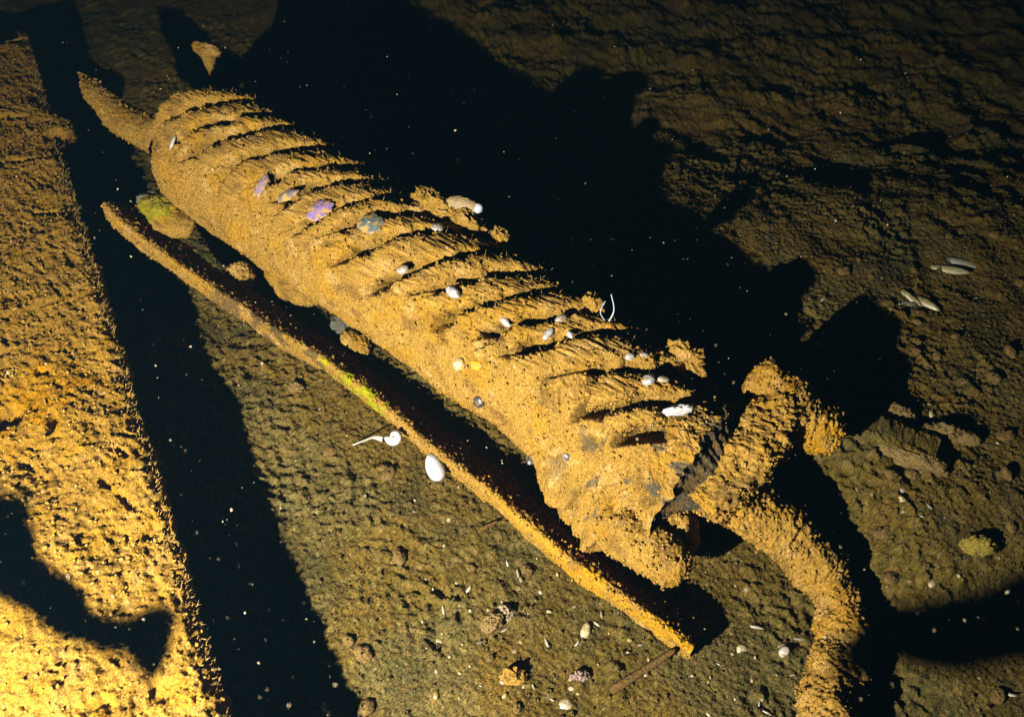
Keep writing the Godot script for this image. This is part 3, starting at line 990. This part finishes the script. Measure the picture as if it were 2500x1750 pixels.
		lay(o, p + Vector3(0, 0.0008, 0), Vector3(rng.randf_range(-0.6, 0.6), 1, rng.randf_range(-0.6, 0.6)).normalized(), rng.randf_range(0, 360))
		o.scale = Vector3.ONE * (0.45 + 0.9 * pow(rng.randf(), 2.0))
	org = Vector3.ZERO
	var clod := blob(Vector3.ZERO, Basis.from_scale(Vector3(0.013, 0.007, 0.010)), plain(Color(0.07, 0.05, 0.02), 0.5), 12, 16, 0.8, 0.006)
	var c0: MeshInstance3D = null
	for k in 70:
		var px := rng.randf_range(760, 2480)
		var py := rng.randf_range(1000, 1740) if k < 45 else rng.randf_range(500, 1300)
		if k >= 45:
			px = rng.randf_range(2050, 2490)
		elif py < 990 + (px - 800.0) * 0.80 and px < 1900:
			continue
		var o: MeshInstance3D
		if c0 == null:
			o = obj("silt_clod", clod, silt_mat, self)
			c0 = o
		else:
			o = c0.duplicate()
			o.name = numbered("silt_clod")
			add_child(o)
		tag(o, "small loose brown clod " + zone(px, py), "clod", "loose clods of silt")
		o.position = ground(px, py) + Vector3(0, 0.002, 0)
		o.rotation = Vector3(rng.randf_range(-0.3, 0.3), rng.randf_range(0, TAU), rng.randf_range(-0.3, 0.3))
		o.scale = Vector3.ONE * rng.randf_range(0.45, 1.4)

func _fuzz_and_snow() -> void:
	# hydroid fuzz: short curved threads on the rope turns and along the beam's edge
	var blade := ArrayMesh.new()
	org = Vector3.ZERO
	blade = tube([Vector3.ZERO, Vector3(0.0006, 0.004, 0), Vector3(0.0025, 0.008, 0)], func(t): return 0.00055 * (1.0 - 0.8 * t), plain(Color(0.20, 0.14, 0.05)), 4, 4, 0.0)
	var drum: Node3D = get_node("rope_drum")
	for k in drum.get_child_count():
		var m := drum.get_child(k) as MeshInstance3D
		if m and m.name.begins_with("rope_turn"):
			_crumbs(drum, m, blade, 420, "hydroid_fuzz")
	var beam: Node3D = get_node("wreck_beam")
	_threads(beam, blade, 1800, func() -> Array:
		var p := BEAM_A.lerp(BEAM_B, rng.randf()) + Vector3(rng.randf_range(-0.018, 0.008), rng.randf_range(-0.01, 0.003), 0)
		return [p - beam.position, Vector3(0.6, 0.7, -0.3).normalized()])
	# crumbs of silt and growth sit on every crusted surface; on the bed they are its coarse grain
	var bit := blob(Vector3.ZERO, Basis.from_scale(Vector3(0.0024, 0.0018, 0.0020)), plain(TAN, 0.5), 6, 8, 0.6)
	for k in drum.get_child_count():
		var m := drum.get_child(k) as MeshInstance3D
		if m and (m.name.begins_with("rope_turn") or m.name.begins_with("crusted_core") or m.name in ["axle_stub", "ragged_shelf", "shaft_end", "bearing_foot"]):
			_crumbs(drum, m, bit, 5200 if m.name.begins_with("crusted_core") else 420)
	_crumbs(beam, beam.get_node("deck_face"), bit, 6000)
	var hose: Node3D = get_node("elbow_hose")
	_crumbs(hose, hose.get_node("stem"), bit, 500)
	_crumbs(hose, hose.get_node("hose_run"), bit, 1100)
	_crumbs(hose, hose.get_node("handle_bar"), bit, 350)
	var rail: Node3D = get_node("angle_rail")
	_crumbs(rail, rail.get_node("rail_iron"), bit, 1300)
	var dot := blob(Vector3.ZERO, Basis.from_scale(Vector3(0.0026, 0.0019, 0.0022)), plain(Color(0.052, 0.042, 0.016), 0.5), 6, 8, 0.6)
	var bits := MultiMesh.new()
	bits.transform_format = MultiMesh.TRANSFORM_3D
	bits.mesh = dot
	bits.instance_count = 26000
	for k in 26000:
		var x := rng.randf_range(-0.75, 1.5)
		var z := rng.randf_range(-1.0, 0.8)
		var sc := 0.35 + 1.1 * pow(rng.randf(), 4.0)
		bits.set_instance_transform(k, Transform3D(Basis.from_euler(Vector3(rng.randf(), rng.randf() * 6.0, rng.randf())) * Basis.from_scale(Vector3.ONE * sc), Vector3(x, seabed_height(x, z) + 0.0004, z)))
	var grit := MultiMeshInstance3D.new()
	grit.name = "bed_grit"
	grit.multimesh = bits
	grit.material_override = silt_mat
	add_child(grit)
	grit.set_meta("kind", "stuff")
	tag(grit, "coarse brown grit lying all over the silt of the seabed", "grit")
	var speck := SphereMesh.new()
	speck.radius = 0.0010
	speck.height = 0.0017
	speck.radial_segments = 8
	speck.rings = 4
	var mm := MultiMesh.new()
	mm.transform_format = MultiMesh.TRANSFORM_3D
	mm.mesh = speck
	mm.instance_count = 1900
	for k in 1900:
		var p := at(rng.randf_range(-50, 2550), rng.randf_range(-50, 1800), 0.0)
		p = EYE.lerp(p, rng.randf_range(0.45, 0.97))
		var sc := Vector3(rng.randf_range(0.3, 1.0), rng.randf_range(0.3, 1.7), rng.randf_range(0.3, 1.0)) * (0.25 + 1.4 * pow(rng.randf(), 5.0))
		mm.set_instance_transform(k, Transform3D(Basis.from_euler(Vector3(rng.randf() * 6.0, rng.randf() * 6.0, rng.randf() * 6.0)) * Basis.from_scale(sc), p))
	var sm := StandardMaterial3D.new()
	sm.albedo_color = Color(0.42, 0.37, 0.28)
	sm.roughness = 0.9
	var snow := MultiMeshInstance3D.new()
	snow.name = "marine_snow"
	snow.multimesh = mm
	snow.material_override = sm
	add_child(snow)
	snow.set_meta("kind", "stuff")
	tag(snow, "specks of marine snow drifting in the dark water", "marine snow")

func _crumbs(parent: Node3D, on: MeshInstance3D, bit: Mesh, n: int, called := "silt_crumbs") -> void:
	var a: Array = on.mesh.surface_get_arrays(0)
	var v: PackedVector3Array = a[Mesh.ARRAY_VERTEX]
	var nn: PackedVector3Array = a[Mesh.ARRAY_NORMAL]
	_threads(parent, bit, n, func() -> Array:
		var k := rng.randi_range(0, v.size() - 1)
		return [v[k] + nn[k] * 0.002, nn[k]], called)

func _threads(parent: Node3D, blade: Mesh, n: int, pick: Callable, called := "hydroid_fuzz") -> void:
	var mm := MultiMesh.new()
	mm.transform_format = MultiMesh.TRANSFORM_3D
	mm.mesh = blade
	mm.instance_count = n
	for k in n:
		var d: Array = pick.call()
		var y: Vector3 = (d[1] + Vector3(rng.randf_range(-0.6, 0.6), rng.randf_range(-0.3, 0.6), rng.randf_range(-0.6, 0.6))).normalized()
		var x := y.cross(Vector3(rng.randf() - 0.5, rng.randf() - 0.5, rng.randf() - 0.5)).normalized()
		var s := rng.randf_range(0.4, 1.2)
		mm.set_instance_transform(k, Transform3D(Basis(x * s, y * s, x.cross(y) * s), d[0] - y * 0.002))
	var o := MultiMeshInstance3D.new()
	o.name = called
	o.multimesh = mm
	o.material_override = silt_mat
	o.set_meta("kind", "stuff")
	parent.add_child(o, true)

func _lamp_body() -> void:
	# the dive lamp itself, out of frame at the left: body, head and glowing front glass behind the light
	var dir := (LAMP_AIM - LAMP_AT).normalized()
	var root := thing("dive_lamp", "black dive lamp held beyond the lower left of the frame, lit", "dive lamp", LAMP_AT - dir * 0.03)
	var b := Basis.looking_at(dir)
	var body := CylinderMesh.new()
	body.top_radius = 0.022
	body.bottom_radius = 0.022
	body.height = 0.16
	var bm := StandardMaterial3D.new()
	bm.albedo_color = Color(0.03, 0.03, 0.035)
	bm.roughness = 0.4
	var o := obj("body", body, bm, root)
	o.transform = Transform3D(b * Basis(Vector3.RIGHT, PI / 2), -dir * 0.11)
	var head := CylinderMesh.new()
	head.top_radius = 0.022
	head.bottom_radius = 0.034
	head.height = 0.045
	o = obj("head", head, bm, root)
	o.transform = Transform3D(b * Basis(Vector3.RIGHT, PI / 2), -dir * 0.012)
	var glass := SphereMesh.new()
	glass.radius = 0.028
	glass.height = 0.056
	var gm := StandardMaterial3D.new()
	gm.emission_enabled = true
	gm.emission = Color(1.0, 0.965, 0.90)
	gm.emission_energy_multiplier = 2.0
	o = obj("lamp_glass", glass, gm, root)
	o.transform = Transform3D(b * Basis.from_scale(Vector3(1, 1, 0.15)), dir * 0.012)
